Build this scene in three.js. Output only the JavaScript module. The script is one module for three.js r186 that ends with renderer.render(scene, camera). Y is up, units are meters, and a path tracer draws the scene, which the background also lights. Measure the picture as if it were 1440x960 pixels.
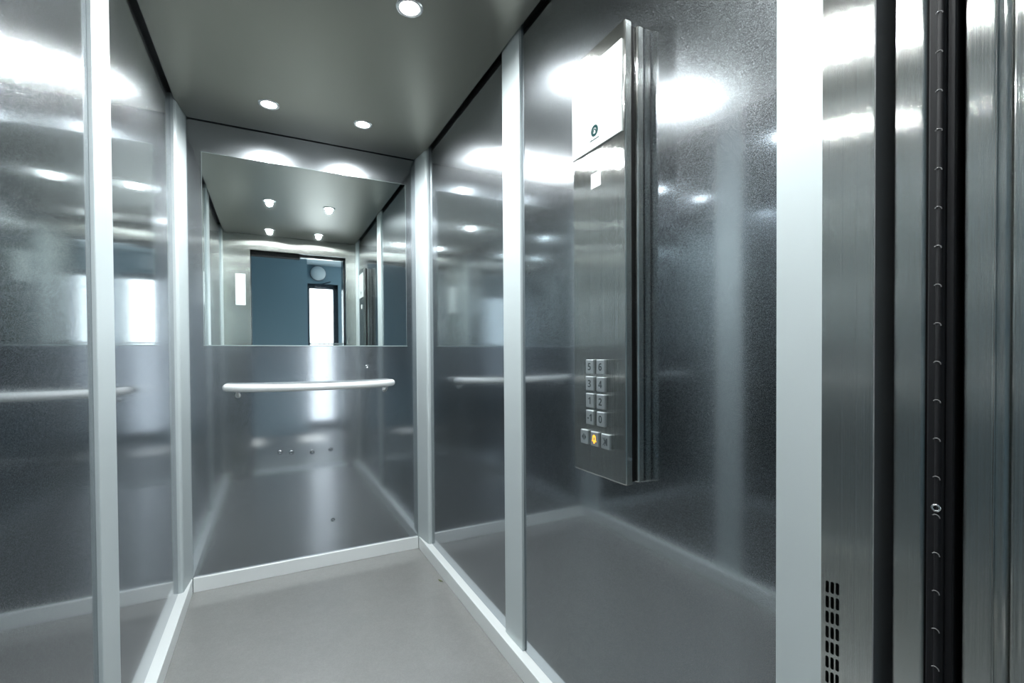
import * as THREE from 'three';
import { RoundedBoxGeometry } from 'three/addons/geometries/RoundedBoxGeometry.js';
import { mergeGeometries } from 'three/addons/utils/BufferGeometryUtils.js';
import { RectAreaLightUniformsLib } from 'three/addons/lights/RectAreaLightUniformsLib.js';
import { FontLoader } from 'three/addons/loaders/FontLoader.js';
import { TextGeometry } from 'three/addons/geometries/TextGeometry.js';

// ---------------------------------------------------------------- camera, sky, exposure
const scene = new THREE.Scene();
const FOCAL = 659.12;                                             // in pixels of the 1440 x 960 frame
const camera = new THREE.PerspectiveCamera(2 * Math.atan(480 / FOCAL) * 180 / Math.PI, 1440 / 960, 0.02, 60);
camera.setViewOffset(1440, 960, -0.7, -28.2, 1440, 960);          // shifted lens
camera.rotation.order = 'YXZ';
camera.rotation.set(-0.8025 * Math.PI / 180, -27.375 * Math.PI / 180, -0.3625 * Math.PI / 180);
camera.position.set(-0.1978, 1.0546, 0.4221);
scene.add(camera);

const renderer = new THREE.WebGLRenderer({ antialias: true });
renderer.toneMapping = THREE.LinearToneMapping;
renderer.toneMappingExposure = 1.1;
renderer.shadowMap.enabled = true;
RectAreaLightUniformsLib.init();
scene.background = new THREE.Color().setRGB(1.5, 1.6, 1.7);       // overcast daylight outside the landing
const LAMP_POWER = 3.0;                                           // candela of each downlight
const sun = new THREE.DirectionalLight(new THREE.Color().setRGB(1, .97, .92), 40);
sun.position.set(1.9 + 6, 1 + 5.4, 1.6); sun.target.position.set(1.9, 1, 1.6); sun.castShadow = true; sun.shadow.mapSize.set(2048, 2048);
Object.assign(sun.shadow.camera, { left: -4, right: 4, top: 4, bottom: -4, near: .5, far: 20 }); scene.add(sun, sun.target);
const DAY = 9;                                                  // daylight through the landing's glazing and its added side window

// ---------------------------------------------------------------- measures (metres)
const HALF = 0.55, BACK = -2.1, FRONT = 0.06, H = 2.116;          // inside of the car
const SKIRT = 0.063, LEDGE = 0.034, PROUD = 0.009;
const OPEN_L = -0.34, OPEN_R = 0.45, OPEN_H = 1.985;              // door opening
const LANDING_H = 2.38, LANDING_Z = 0.36;

// ---------------------------------------------------------------- helpers
let seed = 7;
const rnd = () => { seed = (seed * 1664525 + 1013904223) >>> 0; return seed / 4294967296; };
const taken = {};
function numbered(name) { const n = taken[name] = (taken[name] ?? -1) + 1; return n ? `${name}_${String(n).padStart(3, '0')}` : name; }
function box(x0, x1, y0, y1, z0, z1, r = 0) {
  const w = x1 - x0, h = y1 - y0, d = z1 - z0;
  const g = r ? new RoundedBoxGeometry(w, h, d, 2, Math.min(r, w / 2.01, h / 2.01, d / 2.01)) : new THREE.BoxGeometry(w, h, d);
  if (!r) metreUv(g, w, h, d);
  g.translate((x0 + x1) / 2, (y0 + y1) / 2, (z0 + z1) / 2);
  return g;
}
function metreUv(g, w, h, d) {
  const n = g.attributes.normal, uv = g.attributes.uv;
  for (let i = 0; i < uv.count; i++) {
    const ax = Math.abs(n.getX(i)) > 0.5, ay = Math.abs(n.getY(i)) > 0.5;
    uv.setXY(i, uv.getX(i) * (ax ? d : w), uv.getY(i) * (ay ? d : h));
  }
}
const plain = (g) => { const o = g.index ? g.toNonIndexed() : g; for (const k of Object.keys(o.attributes)) if (!['position', 'normal', 'uv'].includes(k)) o.deleteAttribute(k); return o; };
function mesh(name, geos, material, parent) {
  const g = Array.isArray(geos) ? (geos.length > 1 ? mergeGeometries(geos.map(plain)) : geos[0]) : geos;
  const m = new THREE.Mesh(g, material);
  m.name = parent ? name : numbered(name);
  m.castShadow = m.receiveShadow = true;
  (parent || scene).add(m);
  return m;
}
function group(name, label, category, extra = {}, at = [0, 0, 0]) {
  const o = new THREE.Group(); o.name = numbered(name); o.position.set(...at); scene.add(o);
  return tag(o, label, category, extra);
}
function tag(o, label, category, extra = {}) { Object.assign(o.userData, { label, category }, extra); return o; }
const ST = { kind: 'structure' };
// plan polygon [[x, z] ...] pulled up from y0 to y1
function prism(points, y0, y1, holes = []) {
  const s = new THREE.Shape(points.map(([x, z]) => new THREE.Vector2(x, -z)));
  for (const h of holes) s.holes.push(h);
  const g = new THREE.ExtrudeGeometry(s, { depth: y1 - y0, bevelEnabled: false, curveSegments: 32 });
  g.rotateX(-Math.PI / 2); g.translate(0, y0, 0);
  return g;
}

// ---------------------------------------------------------------- textures: grain, specks, wear
function data(w, h, f, srgb = false) {
  const a = new Uint8Array(w * h * 4);
  for (let y = 0; y < h; y++) for (let x = 0; x < w; x++) {
    const c = f(x, y), k = (y * w + x) * 4;
    for (let i = 0; i < 3; i++) a[k + i] = Math.max(0, Math.min(255, Array.isArray(c) ? c[i] : c));
    a[k + 3] = 255;
  }
  const t = new THREE.DataTexture(a, w, h); t.wrapS = t.wrapT = THREE.RepeatWrapping; t.magFilter = THREE.LinearFilter; t.minFilter = THREE.LinearMipmapLinearFilter; t.generateMipmaps = true;
  if (srgb) t.colorSpace = THREE.SRGBColorSpace;
  t.needsUpdate = true; return t;
}
function noiseGrid(n) { const a = new Float32Array(n * n); for (let i = 0; i < a.length; i++) a[i] = rnd(); return (u, v) => { // smooth, tiling, u v in 0..1
  const x = u * n, y = v * n, i = Math.floor(x), j = Math.floor(y), fx = x - i, fy = y - j, s = (t) => t * t * (3 - 2 * t);
  const at = (p, q) => a[(((q % n) + n) % n) * n + (((p % n) + n) % n)];
  const a0 = at(i, j) + (at(i + 1, j) - at(i, j)) * s(fx), a1 = at(i, j + 1) + (at(i + 1, j + 1) - at(i, j + 1)) * s(fx);
  return a0 + (a1 - a0) * s(fy); }; }
const n8 = noiseGrid(8), n32 = noiseGrid(32), n128 = noiseGrid(128);
const speckMap = data(512, 512, (x, y) => { const u = x / 512, v = y / 512; const s = rnd(); return 226 + 6 * (n8(u, v) - .5) + 6 * (n32(u, v) - .5) + 10 * (n128(u, v) - .5) + (s - .5) * 22 + (s > .9988 ? 30 : 0); }, true);
speckMap.repeat.set(1.6, 1.6);
const smearMap = data(512, 512, (x, y) => { const u = x / 512, v = y / 512; return 205 + 60 * (n8(u, v) - .5) + 30 * (n32(u, v) - .5) + 16 * (n128(u, v) - .5); });
smearMap.repeat.set(1.1, 1.1);
// a fine satin finish: mostly smooth with a rougher share, so that reflections keep a sharp core and a soft halo
const satinMap = data(512, 512, (x, y) => { return rnd() > .79 ? 240 : 36 + 12 * rnd(); });
satinMap.repeat.set(7, 7);
// brushed steel: fine upright grooves that tilt the surface left and right
function grooveMap(tilt, repeat) {
  const w = 1024, n = new Float32Array(w); for (let i = 0; i < w; i++) n[i] = (rnd() + rnd() + rnd() - 1.5) * tilt;
  const t = data(w, 4, (x) => { const a = n[x], l = Math.hypot(a, 1); return [127.5 + 127.5 * a / l, 127.5, 127.5 + 127.5 / l]; });
  t.repeat.set(repeat, 1); return t;
}
const grooves = grooveMap(.75, 6), groovesFine = grooveMap(.75, 60), groovesSoft = grooveMap(.6, 4);
// fine scratches, short and bright on the wear map, for the car's edge panel
function scratchTexture(count, lenMin, lenMax, vertical) {
  const w = 512, h = 1024, a = new Float32Array(w * h).fill(0);
  for (let i = 0; i < count; i++) {
    let x = rnd() * w, y = rnd() * h; const L = lenMin + rnd() * (lenMax - lenMin), dir = (vertical ? Math.PI / 2 : 0) + (rnd() - .5) * 0.9, s = .25 + rnd() * .75;
    for (let t = 0; t < L; t++) { x += Math.cos(dir); y += Math.sin(dir); a[((Math.floor(y) + h) % h) * w + ((Math.floor(x) + w) % w)] = s; }
  }
  return data(w, h, (x, y) => { const v = a[y * w + x], g = rnd(); return 240 + 15 * v + (g - .5) * 8; }, true);
}
const scratchMap = scratchTexture(150, 6, 60, false);
scratchMap.repeat.set(1.5, .75);

// ---------------------------------------------------------------- materials
const std = (o) => new THREE.MeshStandardMaterial(o), phys = (o) => new THREE.MeshPhysicalMaterial(o);
const rgb = (r, g, b) => new THREE.Color().setRGB(r, g, b);
const M = {
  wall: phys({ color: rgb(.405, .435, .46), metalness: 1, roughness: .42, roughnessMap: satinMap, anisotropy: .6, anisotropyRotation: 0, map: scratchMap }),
  brushed: phys({ color: rgb(.60, .60, .57), metalness: 1, roughness: .13, anisotropy: .6, normalMap: groovesFine }),
  edgeSteel: phys({ color: rgb(.60, .61, .59), metalness: 1, roughness: .13, anisotropy: .6, normalMap: groovesFine, map: scratchMap }),
  gapShade: std({ color: rgb(.10, .105, .11), roughness: .6 }),  // dark colour stands in for the shade inside the door gap
  roofSteel: std({ color: rgb(.40, .40, .40), metalness: .6, roughness: .6 }),
  concrete: std({ color: rgb(.12, .12, .12), roughness: .9 }),
  jamb: phys({ color: rgb(.60, .61, .59), metalness: 1, roughness: .13, anisotropy: .6, normalMap: grooves, map: scratchMap }),
  cop: phys({ color: rgb(.50, .51, .49), metalness: 1, roughness: .11, anisotropy: .6, normalMap: groovesSoft }),
  ceiling: phys({ color: rgb(.27, .262, .232), metalness: 1, roughness: .34, anisotropy: .5 }),
  alu: std({ color: rgb(.42, .465, .475), metalness: .35, roughness: .45 }),
  ledge: std({ color: rgb(.70, .73, .73), metalness: .35, roughness: .4 }),
  mirror: std({ color: rgb(.86, .93, .92), metalness: 1, roughness: .015 }),
  edge: std({ color: rgb(.35, .42, .42), metalness: .6, roughness: .3 }),
  black: std({ color: rgb(.008, .008, .009), roughness: .8 }),
  blackGloss: phys({ color: rgb(.004, .004, .005), specularIntensity: .35, roughness: .55 }),
  lens: std({ color: rgb(.14, .14, .14), roughness: .15 }),
  lino: phys({ color: rgb(.215, .215, .21), roughness: .3, map: speckMap, clearcoat: .7, clearcoatRoughness: .12 }),
  rail: std({ color: rgb(.60, .62, .62), metalness: .25, roughness: .32 }),
  bracket: std({ color: rgb(.42, .44, .44), metalness: .6, roughness: .4 }),
  chrome: std({ color: rgb(.75, .76, .76), metalness: 1, roughness: .12 }),
  ring: std({ color: rgb(.85, .85, .85), metalness: .9, roughness: .25 }),
  bulb: std({ color: rgb(.9, .9, .9), emissive: rgb(.97, 1, 1), emissiveIntensity: 26, roughness: .4 }),
  white: std({ color: rgb(.36, .385, .38), roughness: .5 }),
  paper: std({ color: rgb(.58, .60, .60), roughness: .6 }),
  ink: std({ color: rgb(.02, .03, .035), roughness: .6 }),
  logo: phys({ color: rgb(.008, .035, .035), specularIntensity: .2, roughness: .9 }),
  print: std({ color: rgb(.38, .40, .41), roughness: .6 }),
  button: std({ color: rgb(.28, .31, .32), metalness: .7, roughness: .38 }),
  amber: std({ color: rgb(.9, .35, .02), emissive: rgb(1, .42, .03), emissiveIntensity: 1.1, roughness: .5 }),
  blue: std({ color: rgb(.24, .35, .41), roughness: .6 }),
  plaster: std({ color: rgb(.50, .60, .65), roughness: .85 }),
  tile: std({ color: rgb(.30, .31, .31), roughness: .35 }),
  doorFrame: std({ color: rgb(.02, .03, .045), roughness: .4 }),
  leaf: std({ color: rgb(.07, .085, .03), roughness: .8 }),
  opal: std({ color: rgb(.72, .78, .80), roughness: .35 }),
  glass: phys({ color: rgb(1, 1, 1), transmission: 1, thickness: 0, roughness: 0, ior: 1.5 }),
};

// ---------------------------------------------------------------- the car: floor, walls, ceiling
tag(mesh('floor', box(-HALF - .02, HALF + .02, -.03, 0, BACK - .02, FRONT + .055), M.lino), 'glossy speckled grey vinyl floor of the lift car', 'floor', ST);

function wallGroup(name, label) { return group(name, label, 'wall', ST); }
const wl = wallGroup('wall_left', 'polished steel side wall of the lift without any control panel');
const wr = wallGroup('wall_right', 'polished steel side wall of the lift that carries the control panel');
const wb = wallGroup('wall_back', 'polished steel end wall of the lift behind mirror and handrail');
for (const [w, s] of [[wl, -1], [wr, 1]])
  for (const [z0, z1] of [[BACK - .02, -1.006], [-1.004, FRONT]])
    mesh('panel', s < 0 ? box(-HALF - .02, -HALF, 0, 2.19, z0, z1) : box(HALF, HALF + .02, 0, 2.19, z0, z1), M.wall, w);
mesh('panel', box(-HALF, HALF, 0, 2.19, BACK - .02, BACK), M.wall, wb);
// dimples in the lower part of the end wall
const dimple = new THREE.LatheGeometry([[0, .0006], [.003, .0008], [.0055, .0024], [.0075, .0022], [.011, 0]].map(([a, b]) => new THREE.Vector2(a, b)), 20).rotateX(Math.PI / 2);
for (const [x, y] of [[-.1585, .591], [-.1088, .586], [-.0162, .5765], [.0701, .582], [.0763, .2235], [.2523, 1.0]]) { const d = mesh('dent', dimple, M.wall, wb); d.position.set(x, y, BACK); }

// ceiling: hung just clear of the walls, corners cut where it passes the corner posts; holes for the downlights
const LIGHTS = []; for (const z of [-1.812, -1.003, -.18]) for (const x of [-.188, .194]) LIGHTS.push([x, z]);
{
  const g = .015, gb = .009, cx = HALF - g, fz = FRONT - .006;
  const pts = [[-cx, fz], [-cx, -1.945], [-cx + .006, -1.96], [-.514, -2.078], [-.506, BACK + gb], [.506, BACK + gb], [.514, -2.078], [cx - .006, -1.96], [cx, -1.945], [cx, fz]];
  const holes = LIGHTS.map(([x, z]) => { const p = new THREE.Path(); p.absarc(x, -z, .031, 0, Math.PI * 2, true); return p; });
  tag(mesh('ceiling', prism(pts, H, H + .02, holes), M.ceiling), 'dark brushed metal ceiling panel of the lift holding six downlights', 'ceiling', ST);
  tag(mesh('ceiling', box(-HALF - .02, HALF + .02, 2.19, 2.21, BACK - .02, FRONT + .06), M.roofSteel), 'plain sheet steel roof above the shadow gap round the lift ceiling', 'ceiling', ST);
}

// posts: flat aluminium cover strips over the panel joints, standing on the ledge
let trimNo = 0;
function post(s, z0, z1, label) {
  const a = HALF - PROUD;
  const o = mesh(`trim_${++trimNo}`, s < 0 ? box(-HALF - .001, -a, SKIRT, H + .03, z0, z1, .002) : box(a, HALF + .001, SKIRT, H + .03, z0, z1, .002), M.alu);
  tag(o, label, 'post', ST);
}
post(-1, -1.077, -.942, 'flat grey aluminium strip over the joint in the bare side wall');
post(1, -1.073, -.945, 'flat grey aluminium strip over the wall joint beside the control panel');
post(1, -.063, FRONT, 'flat aluminium strip by the door jamb with the vent slots');
post(-1, -.063, FRONT, 'flat aluminium strip beside the front panel with the notice');
for (const s of [-1, 1]) {
  const pts = [[HALF + .001, BACK - .001], [.516, BACK - .001], [.516, BACK + .004], [.519, BACK + .012], [.528, BACK + .105], [.531, BACK + .134], [.535, BACK + .141], [.541, BACK + .144], [HALF + .001, BACK + .144]].map(([x, z]) => [s * x, z]);
  if (s < 0) pts.reverse();
  tag(mesh(`trim_${++trimNo}`, prism(pts, SKIRT, H + .03), M.alu), s < 0 ? 'aluminium corner post between the mirror wall and bare side wall' : 'aluminium corner post between the mirror wall and control panel wall', 'post', ST);
}
// skirting with a flat ledge on top
function skirting(name, x0, x1, z0, z1, label) { tag(mesh(name, box(x0, x1, 0, SKIRT, z0, z1, .0015), M.ledge), label, 'skirting', ST); }
skirting('baseboard_left', -HALF - .001, -HALF + LEDGE, BACK + .014, FRONT, 'pale aluminium skirting ledge along the bare side wall');
skirting('baseboard_right', HALF - LEDGE, HALF + .001, BACK + .014, FRONT, 'pale aluminium skirting ledge below the control panel wall');
skirting('baseboard_back', -HALF + LEDGE + .002, HALF - LEDGE - .002, BACK - .001, BACK + .014, 'pale aluminium skirting strip below the mirror wall');

// front wall: returns either side of the doorway and the header above
const wf = wallGroup('wall_front', 'brushed steel front of the lift with returns beside the doorway');
mesh('return_panel', box(-HALF - .02, OPEN_L, 0, 2.19, FRONT, .121), M.brushed, wf);
mesh('return_panel', box(OPEN_R, HALF + .02, 0, 2.19, FRONT, FRONT + .0015), M.brushed, wf);
mesh('return_back', box(OPEN_R, HALF + .02, 0, 2.19, .1195, .121), M.gapShade, wf);
{ // end face of the return, pierced by three rows of vent slots near the floor
  const s = new THREE.Shape([[FRONT + .0015, 0], [.1195, 0], [.1195, OPEN_H], [FRONT + .0015, OPEN_H]].map(([a, b]) => new THREE.Vector2(a, b)));
  for (let c = 0; c < 3; c++) for (let r = 0; r < 16; r++) {
    const z = .0678 + c * .0062, y = .7475 - r * .0199 + c * .001, hw = .0021, hh = .0078, p = new THREE.Path();
    p.absarc(z, y + hh - hw, hw, 0, Math.PI, false); p.absarc(z, y - hh + hw, hw, Math.PI, 2 * Math.PI, false); p.closePath();
    s.holes.push(p);
  }
  const g = new THREE.ExtrudeGeometry(s, { depth: .0015, bevelEnabled: false, curveSegments: 5 });
  g.rotateY(-Math.PI / 2); g.translate(OPEN_R + .0015, 0, 0);
  const m = mesh('vented_edge', g, M.edgeSteel, wf); m.userData.label = 'brushed steel edge with three rows of vent slots';
  mesh('slot_shade', box(OPEN_R + .03, OPEN_R + .032, 0, OPEN_H, FRONT + .002, .119), M.black, wf);  // added black sheet in the hollow return, keeps the vent slots dark
}
mesh('header', box(OPEN_L, OPEN_R, OPEN_H, 2.19, FRONT, .121), M.brushed, wf);

// ---------------------------------------------------------------- doorway: door leaves, light curtain, sills, landing frame
function leaf(name, x0, x1, z0, z1, label) {
  const g = group(name, label, 'door', {});
  mesh('leaf', box(x0, x1, .012, 1.988, z0, z1, .006), M.jamb, g);
  for (const x of [x0 + .04, x1 - .08]) mesh('guide_shoe', box(x, x + .04, .0005, .013, z0 + .008, z1 - .008), M.black, g);
  return g;
}
const carR = leaf('car_door', OPEN_R + .003, .86, .137, .170, 'slid-open steel lift door edge next to the vent slots');
const carL = leaf('car_door', -.75, OPEN_L - .003, .137, .170, 'slid-open steel lift door edge beside the notice panel');
const lanR = leaf('landing_door', OPEN_R + .002, .86, .2, .238, 'slid-open landing door edge behind the black light curtain');
const lanL = leaf('landing_door', -.75, OPEN_L - .002, .2, .236, 'slid-open landing door edge on the notice side');
for (const [g, s] of [[carR, 1], [lanR, 1], [carL, -1], [lanL, -1]]) { // rubber nosing on the closing edge
  if (g === carR || g === carL) continue;
  const x = s > 0 ? OPEN_R : OPEN_L, z = .2255;
  mesh('nosing', box(x + (s > 0 ? 0 : -.004), x + (s > 0 ? .004 : 0), .012, 1.985, z - .0015, z + .0015), M.jamb, g);
}
for (const [s, label] of [[1, 'black light curtain strip with small lenses between the open doors'], [-1, 'black light curtain strip on the notice side of the doorway']]) {
  const x = s > 0 ? OPEN_R : OPEN_L, g = group('light_curtain', label, 'sensor strip');
  mesh('housing', box(Math.min(x, x + s * .03), Math.max(x, x + s * .03), .02, 2.0, .1715, .1955, .002), M.blackGloss, g);
  const ridge = new THREE.CylinderGeometry(.0045, .0045, 1.98, 16).translate(x, 1.01, .1835);
  mesh('lens_cover', ridge, M.blackGloss, g);
  if (s > 0) {
    const arc = new THREE.TorusGeometry(.0034, .0006, 6, 14, Math.PI * .8).rotateY(-Math.PI / 2);
    for (let y = .08; y < 1.97; y += .0418) { const d = mesh('lens', arc, M.lens, g); d.position.set(x - .0043, y, .182); }
    const sc = mesh('screw', new THREE.TorusGeometry(.0034, .0011, 8, 20).rotateY(-Math.PI / 2), M.chrome, g); sc.position.set(x - .0045, .885, .1822);
  }
}
function sill(name, z0, z1, label) { // grooved aluminium threshold
  const g = [box(OPEN_L - .1, OPEN_R + .1, -.03, -.008, z0, z1)], n = 5, w = (z1 - z0) / (2 * n - 1);
  for (let i = 0; i < n; i++) g.push(box(OPEN_L - .1, OPEN_R + .1, -.008, .0, z0 + 2 * i * w, z0 + (2 * i + 1) * w));
  tag(mesh(name, g, M.ledge), label, 'threshold', ST);
}
sill('trim_sill', .1155, .19, 'grooved aluminium threshold under the lift doors');
sill('trim_sill', .205, LANDING_Z, 'grooved aluminium threshold under the landing doors');
{ // door gear above the opening
  const g = group('door_operator', 'dark door track above the lift doorway', 'door track');
  mesh('track', box(-.336, .06, 1.952, 2.06, .128, .194, .002), M.black, g);
  mesh('track', box(.06, .447, 1.978, 2.06, .128, .194, .002), M.black, g);
  mesh('rail', box(.06, .447, 1.966, 1.971, .15, .165, .001), M.chrome, g);
  for (const x of [.075, .255, .435]) mesh('rail_hanger', box(x - .004, x + .004, 1.971, 1.98, .154, .161), M.black, g);
  mesh('back_plate', box(-.75, .86, 2.06, 2.21, .128, .236), M.black, g);
}
const lf = group('door_1', 'brushed steel landing door frame round the lift entrance', 'door frame', ST);
mesh('frame_side', box(OPEN_R, OPEN_R + .06, 0, 2.0, .2385, LANDING_Z + .004, .002), M.jamb, lf);
mesh('frame_side', box(OPEN_L - .06, OPEN_L, 0, 2.0, .2385, LANDING_Z + .004, .002), M.jamb, lf);
mesh('frame_head', box(OPEN_L - .06, OPEN_R + .06, 2.0, 2.08, .2385, LANDING_Z + .004, .002), M.jamb, lf);

// ---------------------------------------------------------------- downlights
const ringGeo = new THREE.LatheGeometry([[.030, .012], [.029, 0], [.0305, -.004], [.036, -.0048], [.040, -.003], [.041, 0]].map(([a, b]) => new THREE.Vector2(a, b)), 40);
const bulbGeo = new THREE.LatheGeometry([[0, -.008], [.010, -.0075], [.018, -.006], [.024, -.003], [.028, .003], [.0285, .012], [0, .012]].map(([a, b]) => new THREE.Vector2(a, b)), 32);
const where = ['over the mirror end', 'in the middle of the ceiling', 'by the doorway'], sideOf = ['toward the bare wall', 'toward the control panel wall'];
LIGHTS.forEach(([x, z], i) => {
  const g = group('ceiling_downlight', `small round lit downlight ${where[i >> 1]}, ${sideOf[i & 1]}`, 'downlight', { group: 'recessed ceiling downlights' }, [x, H, z]);
  mesh('ring', ringGeo, M.ring, g);
  mesh('bulb', bulbGeo, M.bulb, g);
  const l = new THREE.SpotLight(rgb(.96, 1, 1), LAMP_POWER, 0, 88 * Math.PI / 180, .5, 2);
  l.position.set(0, -.017, 0); l.target.position.set(0, -1, 0); l.castShadow = true; l.shadow.radius = 1.0;
  l.name = 'downlight_beam'; g.add(l, l.target);
});

// ---------------------------------------------------------------- mirror and handrail
{
  const g = group('wall_mirror', 'large rectangular frameless mirror on the upper end wall', 'mirror');
  mesh('glass', box(-.4595, .4612, 1.1086, 1.9744, BACK, BACK + .0045), M.mirror, g);
  mesh('support_strip', box(-.4625, .4642, 1.1046, 1.1086, BACK, BACK + .0075), M.edge, g).userData.label = 'thin metal strip under the mirror';
  mesh('edge_strip', [box(-.4605, -.4595, 1.1086, 1.9744, BACK, BACK + .005), box(.4612, .4622, 1.1086, 1.9744, BACK, BACK + .005), box(-.4605, .4622, 1.9744, 1.9754, BACK, BACK + .005)], M.edge, g);
}
{
  const g = group('handrail', 'bowed pale grey tubular handrail on the end wall below mirror', 'handrail');
  const P = [[-.372, .9145, -2.052], [-.34, .9125, -2.038], [-.22, .909, -2.02], [0, .9075, -2.008], [.22, .909, -2.02], [.34, .9125, -2.038], [.368, .9145, -2.052]].map((p) => new THREE.Vector3(...p));
  const curve = new THREE.CatmullRomCurve3(P);
  const tube = new THREE.TubeGeometry(curve, 60, .0175, 20);
  const caps = [P[0], P[6]].map((p) => new THREE.SphereGeometry(.0175, 20, 14).translate(p.x, p.y, p.z));
  mesh('rail', [tube, ...caps], M.rail, g);
  for (const x of [-.331, .3405]) {
    const b = new THREE.CatmullRomCurve3([[x, .905, -2.04], [x, .886, -2.045], [x, .876, -2.065], [x, .874, BACK]].map((p) => new THREE.Vector3(...p)));
    mesh('bracket', [new THREE.TubeGeometry(b, 16, .006, 12), new THREE.CylinderGeometry(.010, .012, .005, 24).rotateX(Math.PI / 2).translate(x, .874, BACK + .003)], M.bracket, g);
  }
}

// ---------------------------------------------------------------- litter on the floor
{
  const g = group('leaf_scrap', 'tiny withered green leaf scrap on the floor by the skirting', 'leaf', {}, [.499, .0005, -1.668]);
  const s = new THREE.Shape(); s.moveTo(0, -.013); s.quadraticCurveTo(.008, -.004, .0015, .004); s.quadraticCurveTo(.004, .009, 0, .015); s.quadraticCurveTo(-.007, .006, -.003, .001); s.quadraticCurveTo(-.007, -.006, 0, -.013);
  const q = new THREE.ExtrudeGeometry(s, { depth: .0006, bevelEnabled: false, curveSegments: 8 }), p = q.attributes.position;
  for (let i = 0; i < p.count; i++) p.setZ(i, p.getZ(i) + 18 * p.getX(i) ** 2 + 22 * p.getY(i) ** 2);
  q.rotateX(-Math.PI / 2); q.rotateY(.5); q.computeVertexNormals();
  mesh('blade', q, M.leaf, g);
  mesh('stalk', new THREE.CylinderGeometry(.0006, .0008, .012, 6).rotateX(Math.PI / 2 - .15).translate(.004, .0035, .018), M.leaf, g);
}

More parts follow.
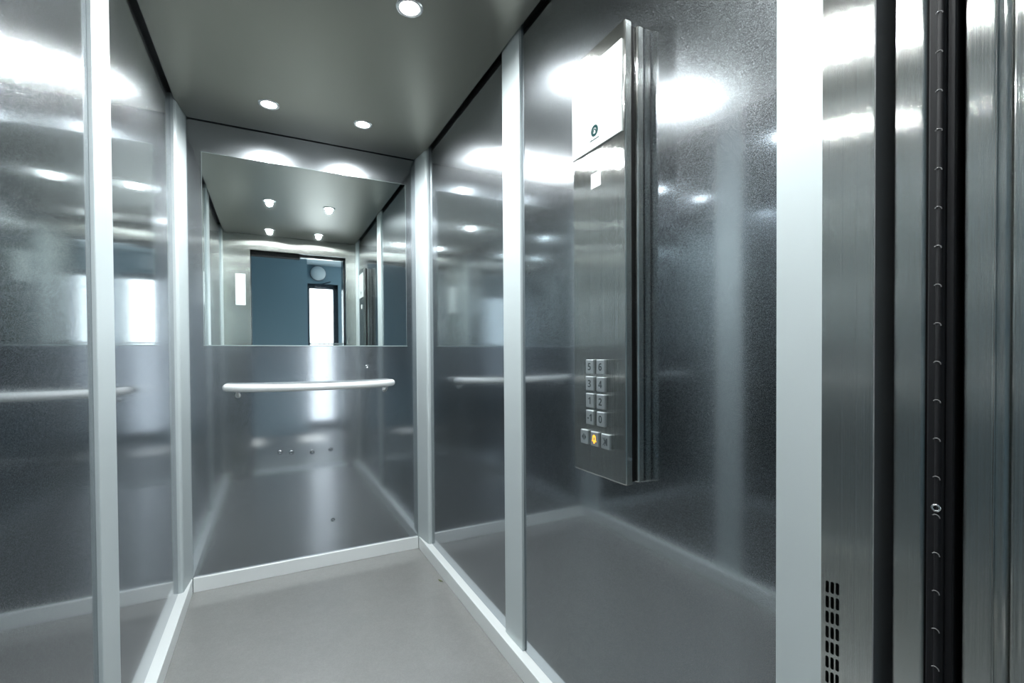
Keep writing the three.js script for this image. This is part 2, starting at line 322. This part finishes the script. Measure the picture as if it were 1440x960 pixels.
// ---------------------------------------------------------------- control panel
const font = await new FontLoader().loadAsync('fonts/droid/droid_sans_bold.typeface.json');
const FACE = .5;                                                   // plane of the face, looking to -x
function onFace(shape, z, y, depth, x = FACE) {                    // 2D shape drawn in (right, up) as seen facing the panel: right is +z
  const g = new THREE.ExtrudeGeometry(shape, { depth, bevelEnabled: false, curveSegments: 12 });
  g.rotateY(-Math.PI / 2); g.translate(x, y, z);
  return g;
}
{
  const g = group('control_panel', 'tall narrow steel lift control panel with floor buttons on side wall', 'control panel');
  const y0 = .7618, y1 = 1.7905, z0 = -.5805, z1 = -.3815;
  mesh('face_plate', box(FACE, FACE + .02, y0, y1, z0, z1, .004), M.cop, g).userData.label = 'brushed steel face of the control panel';
  mesh('groove', box(FACE + .0195, FACE + .031, y0 + .006, y1 - .006, z0 + .008, z1 - .006), M.blackGloss, g);
  mesh('housing', box(FACE + .03, HALF, y0 + .004, y1 - .008, z0 + .003, z1 + .006, .005), M.cop, g);
  mesh('fixing_screw', new THREE.CylinderGeometry(.004, .004, .004, 16).rotateX(Math.PI / 2).translate(FACE + .011, .8215, z1 + .001), M.chrome, g);
  const px = FACE - .003;
  const plate = mesh('display_plate', box(px, FACE + .001, 1.5475, 1.7505, z0 + .0008, z1 - .0085, .0012), M.white, g);
  plate.userData.label = 'glossy white plate with a round logo';
  const ring = new THREE.Shape(); ring.absarc(0, 0, .0135, 0, Math.PI * 2, false);
  const hole = new THREE.Path(); hole.absarc(0, 0, .0068, 0, Math.PI * 2, true); ring.holes.push(hole);
  const arch = new THREE.Shape(); arch.absarc(0, -.001, .006, Math.PI * 1.05, -Math.PI * .05, true); arch.lineTo(.0032, -.0045); arch.absarc(0, -.001, .003, 0, Math.PI, false); arch.lineTo(-.0045, -.0045); arch.closePath();
  mesh('logo', [onFace(ring, -.4865, 1.5885, .0004, px), onFace(arch, -.4865, 1.5885, .0004, px)], M.logo, plate);
  const bars = []; for (let i = 0; i < 9; i++) bars.push(box(px - .0004, px, 1.567, 1.5695 + (i % 3 === 1 ? .0009 : 0), -.5045 + i * .004, -.5045 + i * .004 + .0027));
  mesh('caption', bars, M.logo, plate);
  mesh('sticker', box(FACE - .0006, FACE + .0005, 1.4545, 1.4895, -.5045, -.4675), M.paper, g).userData.label = 'small white square sticker';

  const W = .031, HH = .035, keyGeo = new RoundedBoxGeometry(.0075, HH, W, 3, .0022);
  function key(name, z, yTop, label) {                            // z is the far edge, yTop the upper edge
    const k = mesh(name, keyGeo, M.button, g); k.position.set(FACE - .0027, yTop - HH / 2, z + W / 2); if (label) k.userData.label = label;
    return k;
  }
  const glyphX = -.0039;
  function glyph(k, shapes, material, name) { mesh(name, shapes.map((s) => onFace(s, 0, 0, .0004, glyphX)), material, k); }
  const rows = [['5', '6'], ['3', '4'], ['1', '2'], ['-1', '0']];
  rows.forEach((r, i) => r.forEach((c, j) => {
    const k = key('floor_button', j ? -.4795 : -.5215, 1.0425 - i * .0412, `steel floor button marked ${c === '-1' ? 'minus 1' : c}`);
    const t = new TextGeometry(c, { font, size: .0175, depth: .0004, curveSegments: 4 });
    t.computeBoundingBox(); const b = t.boundingBox; t.translate(-(b.min.x + b.max.x) / 2, -(b.min.y + b.max.y) / 2, 0);
    t.rotateY(-Math.PI / 2); t.translate(glyphX, 0, 0);
    mesh('numeral', t, M.ink, k);
  }));
  const S = (pts) => new THREE.Shape(pts.map(([a, b]) => new THREE.Vector2(a, b)));
  const k1 = key('open_button', -.544, .8685, 'door open button with a black double arrow');
  glyph(k1, [S([[-.0085, 0], [-.0015, -.0085], [-.0015, .0085]]), S([[.0085, 0], [.0015, .0085], [.0015, -.0085]])], M.ink, 'symbol');
  const k2 = key('alarm_button', -.5035, .8685, 'alarm button with a glowing amber bell');
  const bell = new THREE.Shape(); bell.moveTo(-.009, -.006); bell.quadraticCurveTo(-.006, -.003, -.006, .002); bell.quadraticCurveTo(-.006, .009, 0, .010); bell.quadraticCurveTo(.006, .009, .006, .002); bell.quadraticCurveTo(.006, -.003, .009, -.006); bell.closePath();
  const bh = new THREE.Path(); bh.moveTo(-.003, -.0035); bh.lineTo(.003, -.0035); bh.lineTo(.003, .003); bh.quadraticCurveTo(0, .0075, -.003, .003); bh.closePath(); bell.holes.push(bh);
  const clap = new THREE.Shape(); clap.absarc(0, -.0085, .0026, 0, Math.PI * 2, false);
  glyph(k2, [bell, clap], M.amber, 'lit_symbol');
  const k3 = key('close_button', -.4625, .8685, 'door close button with black arrows meeting at a bar');
  glyph(k3, [S([[-.0085, -.009], [-.001, 0], [-.0085, .009], [-.006, .009], [.0012, 0], [-.006, -.009]]), S([[.0085, -.009], [.0085, .009], [.006, .009], [-.0012, 0], [.006, -.009]]), S([[-.0009, -.01], [.0009, -.01], [.0009, .01], [-.0009, .01]])], M.ink, 'symbol');
}

// ---------------------------------------------------------------- notice on the front return, seen in the mirror
{
  const g = group('notice', 'narrow white printed notice on the steel front panel', 'notice');
  mesh('sheet', box(-.452, -.377, 1.50, 1.77, FRONT - .0015, FRONT), M.paper, g);
  const lines = []; for (let i = 0; i < 15; i++) lines.push(box(-.446, -.446 + .03 + .03 * rnd(), 1.515 + i * .0165, 1.5185 + i * .0165, FRONT - .0019, FRONT - .0015));
  mesh('printing', lines, M.print, g);
}

// ---------------------------------------------------------------- the shaft round the car
tag(mesh('wall_shaft', [box(-1.05, -.95, -.1, 2.5, -2.35, .242), box(.95, 1.05, -.1, 2.5, -2.35, .242), box(-.95, .95, -.1, 2.5, -2.35, -2.25), box(-1.05, 1.05, 2.5, 2.6, -2.35, .242), box(-1.05, 1.05, -.2, -.1, -2.35, LANDING_Z)], M.concrete), 'dark concrete shaft enclosing the lift car', 'wall', ST);

// ---------------------------------------------------------------- the landing outside
const FAR = 2.8, X0 = -1.6, X1 = 1.9;
tag(mesh('floor', box(X0 - .1, X1 + .1, -.03, 0, LANDING_Z, FAR + .12), M.tile), 'grey tiled floor of the landing outside the lift', 'floor', ST);
tag(mesh('ceiling', box(X0 - .1, X1 + .1, LANDING_H, LANDING_H + .15, .242, FAR + .12), M.plaster), 'pale plaster ceiling of the landing outside the lift', 'ceiling', ST);
tag(mesh('wall_landing', [box(X0 - .1, OPEN_L - .06, 0, LANDING_H, .242, LANDING_Z), box(OPEN_R + .06, X1 + .1, 0, LANDING_H, .242, LANDING_Z), box(OPEN_L - .06, OPEN_R + .06, 2.08, LANDING_H, .242, LANDING_Z)], M.blue), 'blue painted landing wall round the lift entrance', 'wall', ST);
tag(mesh('wall_partition', box(X0, .262, 0, LANDING_H, 2.3, 2.42), M.blue), 'plain blue partition wall facing the lift entrance', 'wall', ST);
tag(mesh('wall_side', box(X0 - .1, X0, 0, LANDING_H, LANDING_Z, FAR + .12), M.blue), 'blue end wall of the landing on the bare wall side', 'wall', ST);
const V0 = 1.62, V1 = 2.22, PANES = [[.62, 1.08], [1.32, 1.68], [1.96, 2.32]];   // added unseen side window: three stacked panes, placed to throw sun patches
tag(mesh('wall_side', [box(X1, X1 + .1, 0, LANDING_H, LANDING_Z, V0), box(X1, X1 + .1, 0, LANDING_H, V1, FAR + .12), ...[[0, .62], [1.08, 1.32], [1.68, 1.96], [2.32, LANDING_H]].map(([a, b]) => box(X1, X1 + .1, a, b, V0, V1))], M.blue), 'blue end wall of the landing on the control panel side', 'wall', ST);
const D0 = .30, D1 = .72, DT = 2.115, W0 = .95, W1 = 1.55, WB = .5;
tag(mesh('wall_far', [box(X0, D0, 0, LANDING_H, FAR, FAR + .12), box(D1, W0, 0, LANDING_H, FAR, FAR + .12), box(W1, X1, 0, LANDING_H, FAR, FAR + .12), box(D0, D1, DT, LANDING_H, FAR, FAR + .12), box(W0, W1, DT, LANDING_H, FAR, FAR + .12), box(W0, W1, 0, WB, FAR, FAR + .12)], M.blue), 'blue far wall of the landing with a glazed door', 'wall', ST);
{
  const g = group('door_2', 'glazed door with dark frame and bright daylight behind', 'door', ST), z0 = FAR + .03, z1 = FAR + .075, t = .07;
  mesh('frame', [box(D0, D0 + .03, 0, DT, z0, z1), box(D1 - t, D1, 0, DT, z0, z1), box(D0, D1, DT - t, DT, z0, z1), box(D0, D1, 0, .1, z0, z1)], M.doorFrame, g);
  mesh('glass', box(D0 + .03, D1 - t, .1, DT - t, z0 + .02, z0 + .024), M.glass, g);
  const c = mesh('door_closer', [box(.40, .56, DT - .055, DT - .005, z0 - .05, z0, .004)], M.doorFrame, g);
  const arm = mesh('closer_arm', box(-.09, .09, -.006, .006, -.008, .008, .002), M.doorFrame, c); arm.position.set(.53, DT + .005, z0 - .05); arm.rotation.z = .35;
}
{
  const g = group('window_1', 'tall bright window beside the glazed landing door', 'window', ST), z0 = FAR + .03, z1 = FAR + .075;
  mesh('frame', [box(W0, W0 + .05, WB, DT, z0, z1), box(W1 - .05, W1, WB, DT, z0, z1), box(W0, W1, DT - .06, DT, z0, z1), box(W0, W1, WB, WB + .06, z0, z1)], M.doorFrame, g);
  mesh('glass', box(W0 + .05, W1 - .05, WB + .06, DT - .06, z0 + .02, z0 + .024), M.glass, g);
}
{
  const g = group('window_2', 'added unseen window of three stacked panes that lights the landing', 'window', ST), x0 = X1 + .03, x1 = X1 + .075;  // window added out of view to brighten the partition and cast floor patches
  for (const [a, b] of PANES) {
    mesh('frame', [box(x0, x1, a, b, V0, V0 + .03), box(x0, x1, a, b, V1 - .03, V1), box(x0, x1, b - .03, b, V0, V1), box(x0, x1, a, a + .03, V0, V1)], M.doorFrame, g);
    mesh('glass', box(x0 + .02, x0 + .024, a + .03, b - .03, V0 + .03, V1 - .03), M.glass, g);
    const l = new THREE.RectAreaLight(rgb(.86, .94, 1), DAY, V1 - V0, b - a);
    l.position.set(X1 + .105, (a + b) / 2, (V0 + V1) / 2); l.lookAt(0, l.position.y, l.position.z); l.name = 'added_side_daylight'; scene.add(l);  // area light of the added window, brightens the landing
  }
}
for (const [x0, x1, y0, y1, n] of [[D0, D1, .1, DT, 'door_daylight'], [W0, W1, WB, DT, 'window_daylight']]) {
  const l = new THREE.RectAreaLight(rgb(.86, .94, 1), DAY * .5, x1 - x0, y1 - y0);
  l.position.set((x0 + x1) / 2, (y0 + y1) / 2, FAR + .125); l.lookAt(l.position.x, l.position.y, 0); l.name = n; scene.add(l);
}
{
  const g = group('wall_lamp', 'round opal wall lamp above the glazed door, switched off', 'lamp', {}, [.443, 2.262, FAR]);
  mesh('rim', new THREE.CylinderGeometry(.108, .108, .03, 48).rotateX(Math.PI / 2).translate(0, 0, -.015), M.doorFrame, g);
  mesh('opal_cover', new THREE.SphereGeometry(.104, 40, 16, 0, Math.PI * 2, 0, Math.PI / 2).scale(1, .45, 1).rotateX(-Math.PI / 2).translate(0, 0, -.03), M.opal, g);
}
{
  const g = group('stair_railing', 'white slatted railing in front of the glazed door', 'railing');
  mesh('top_rail', box(.30, 1.2, 1.222, 1.24, 2.50, 2.525, .004), M.white, g);
  for (let i = 0; i < 16; i++) mesh('bar', box(.31 + i * .058, .318 + i * .058, 0, 1.222, 2.508, 2.517), M.white, g);
}

renderer.render(scene, camera);
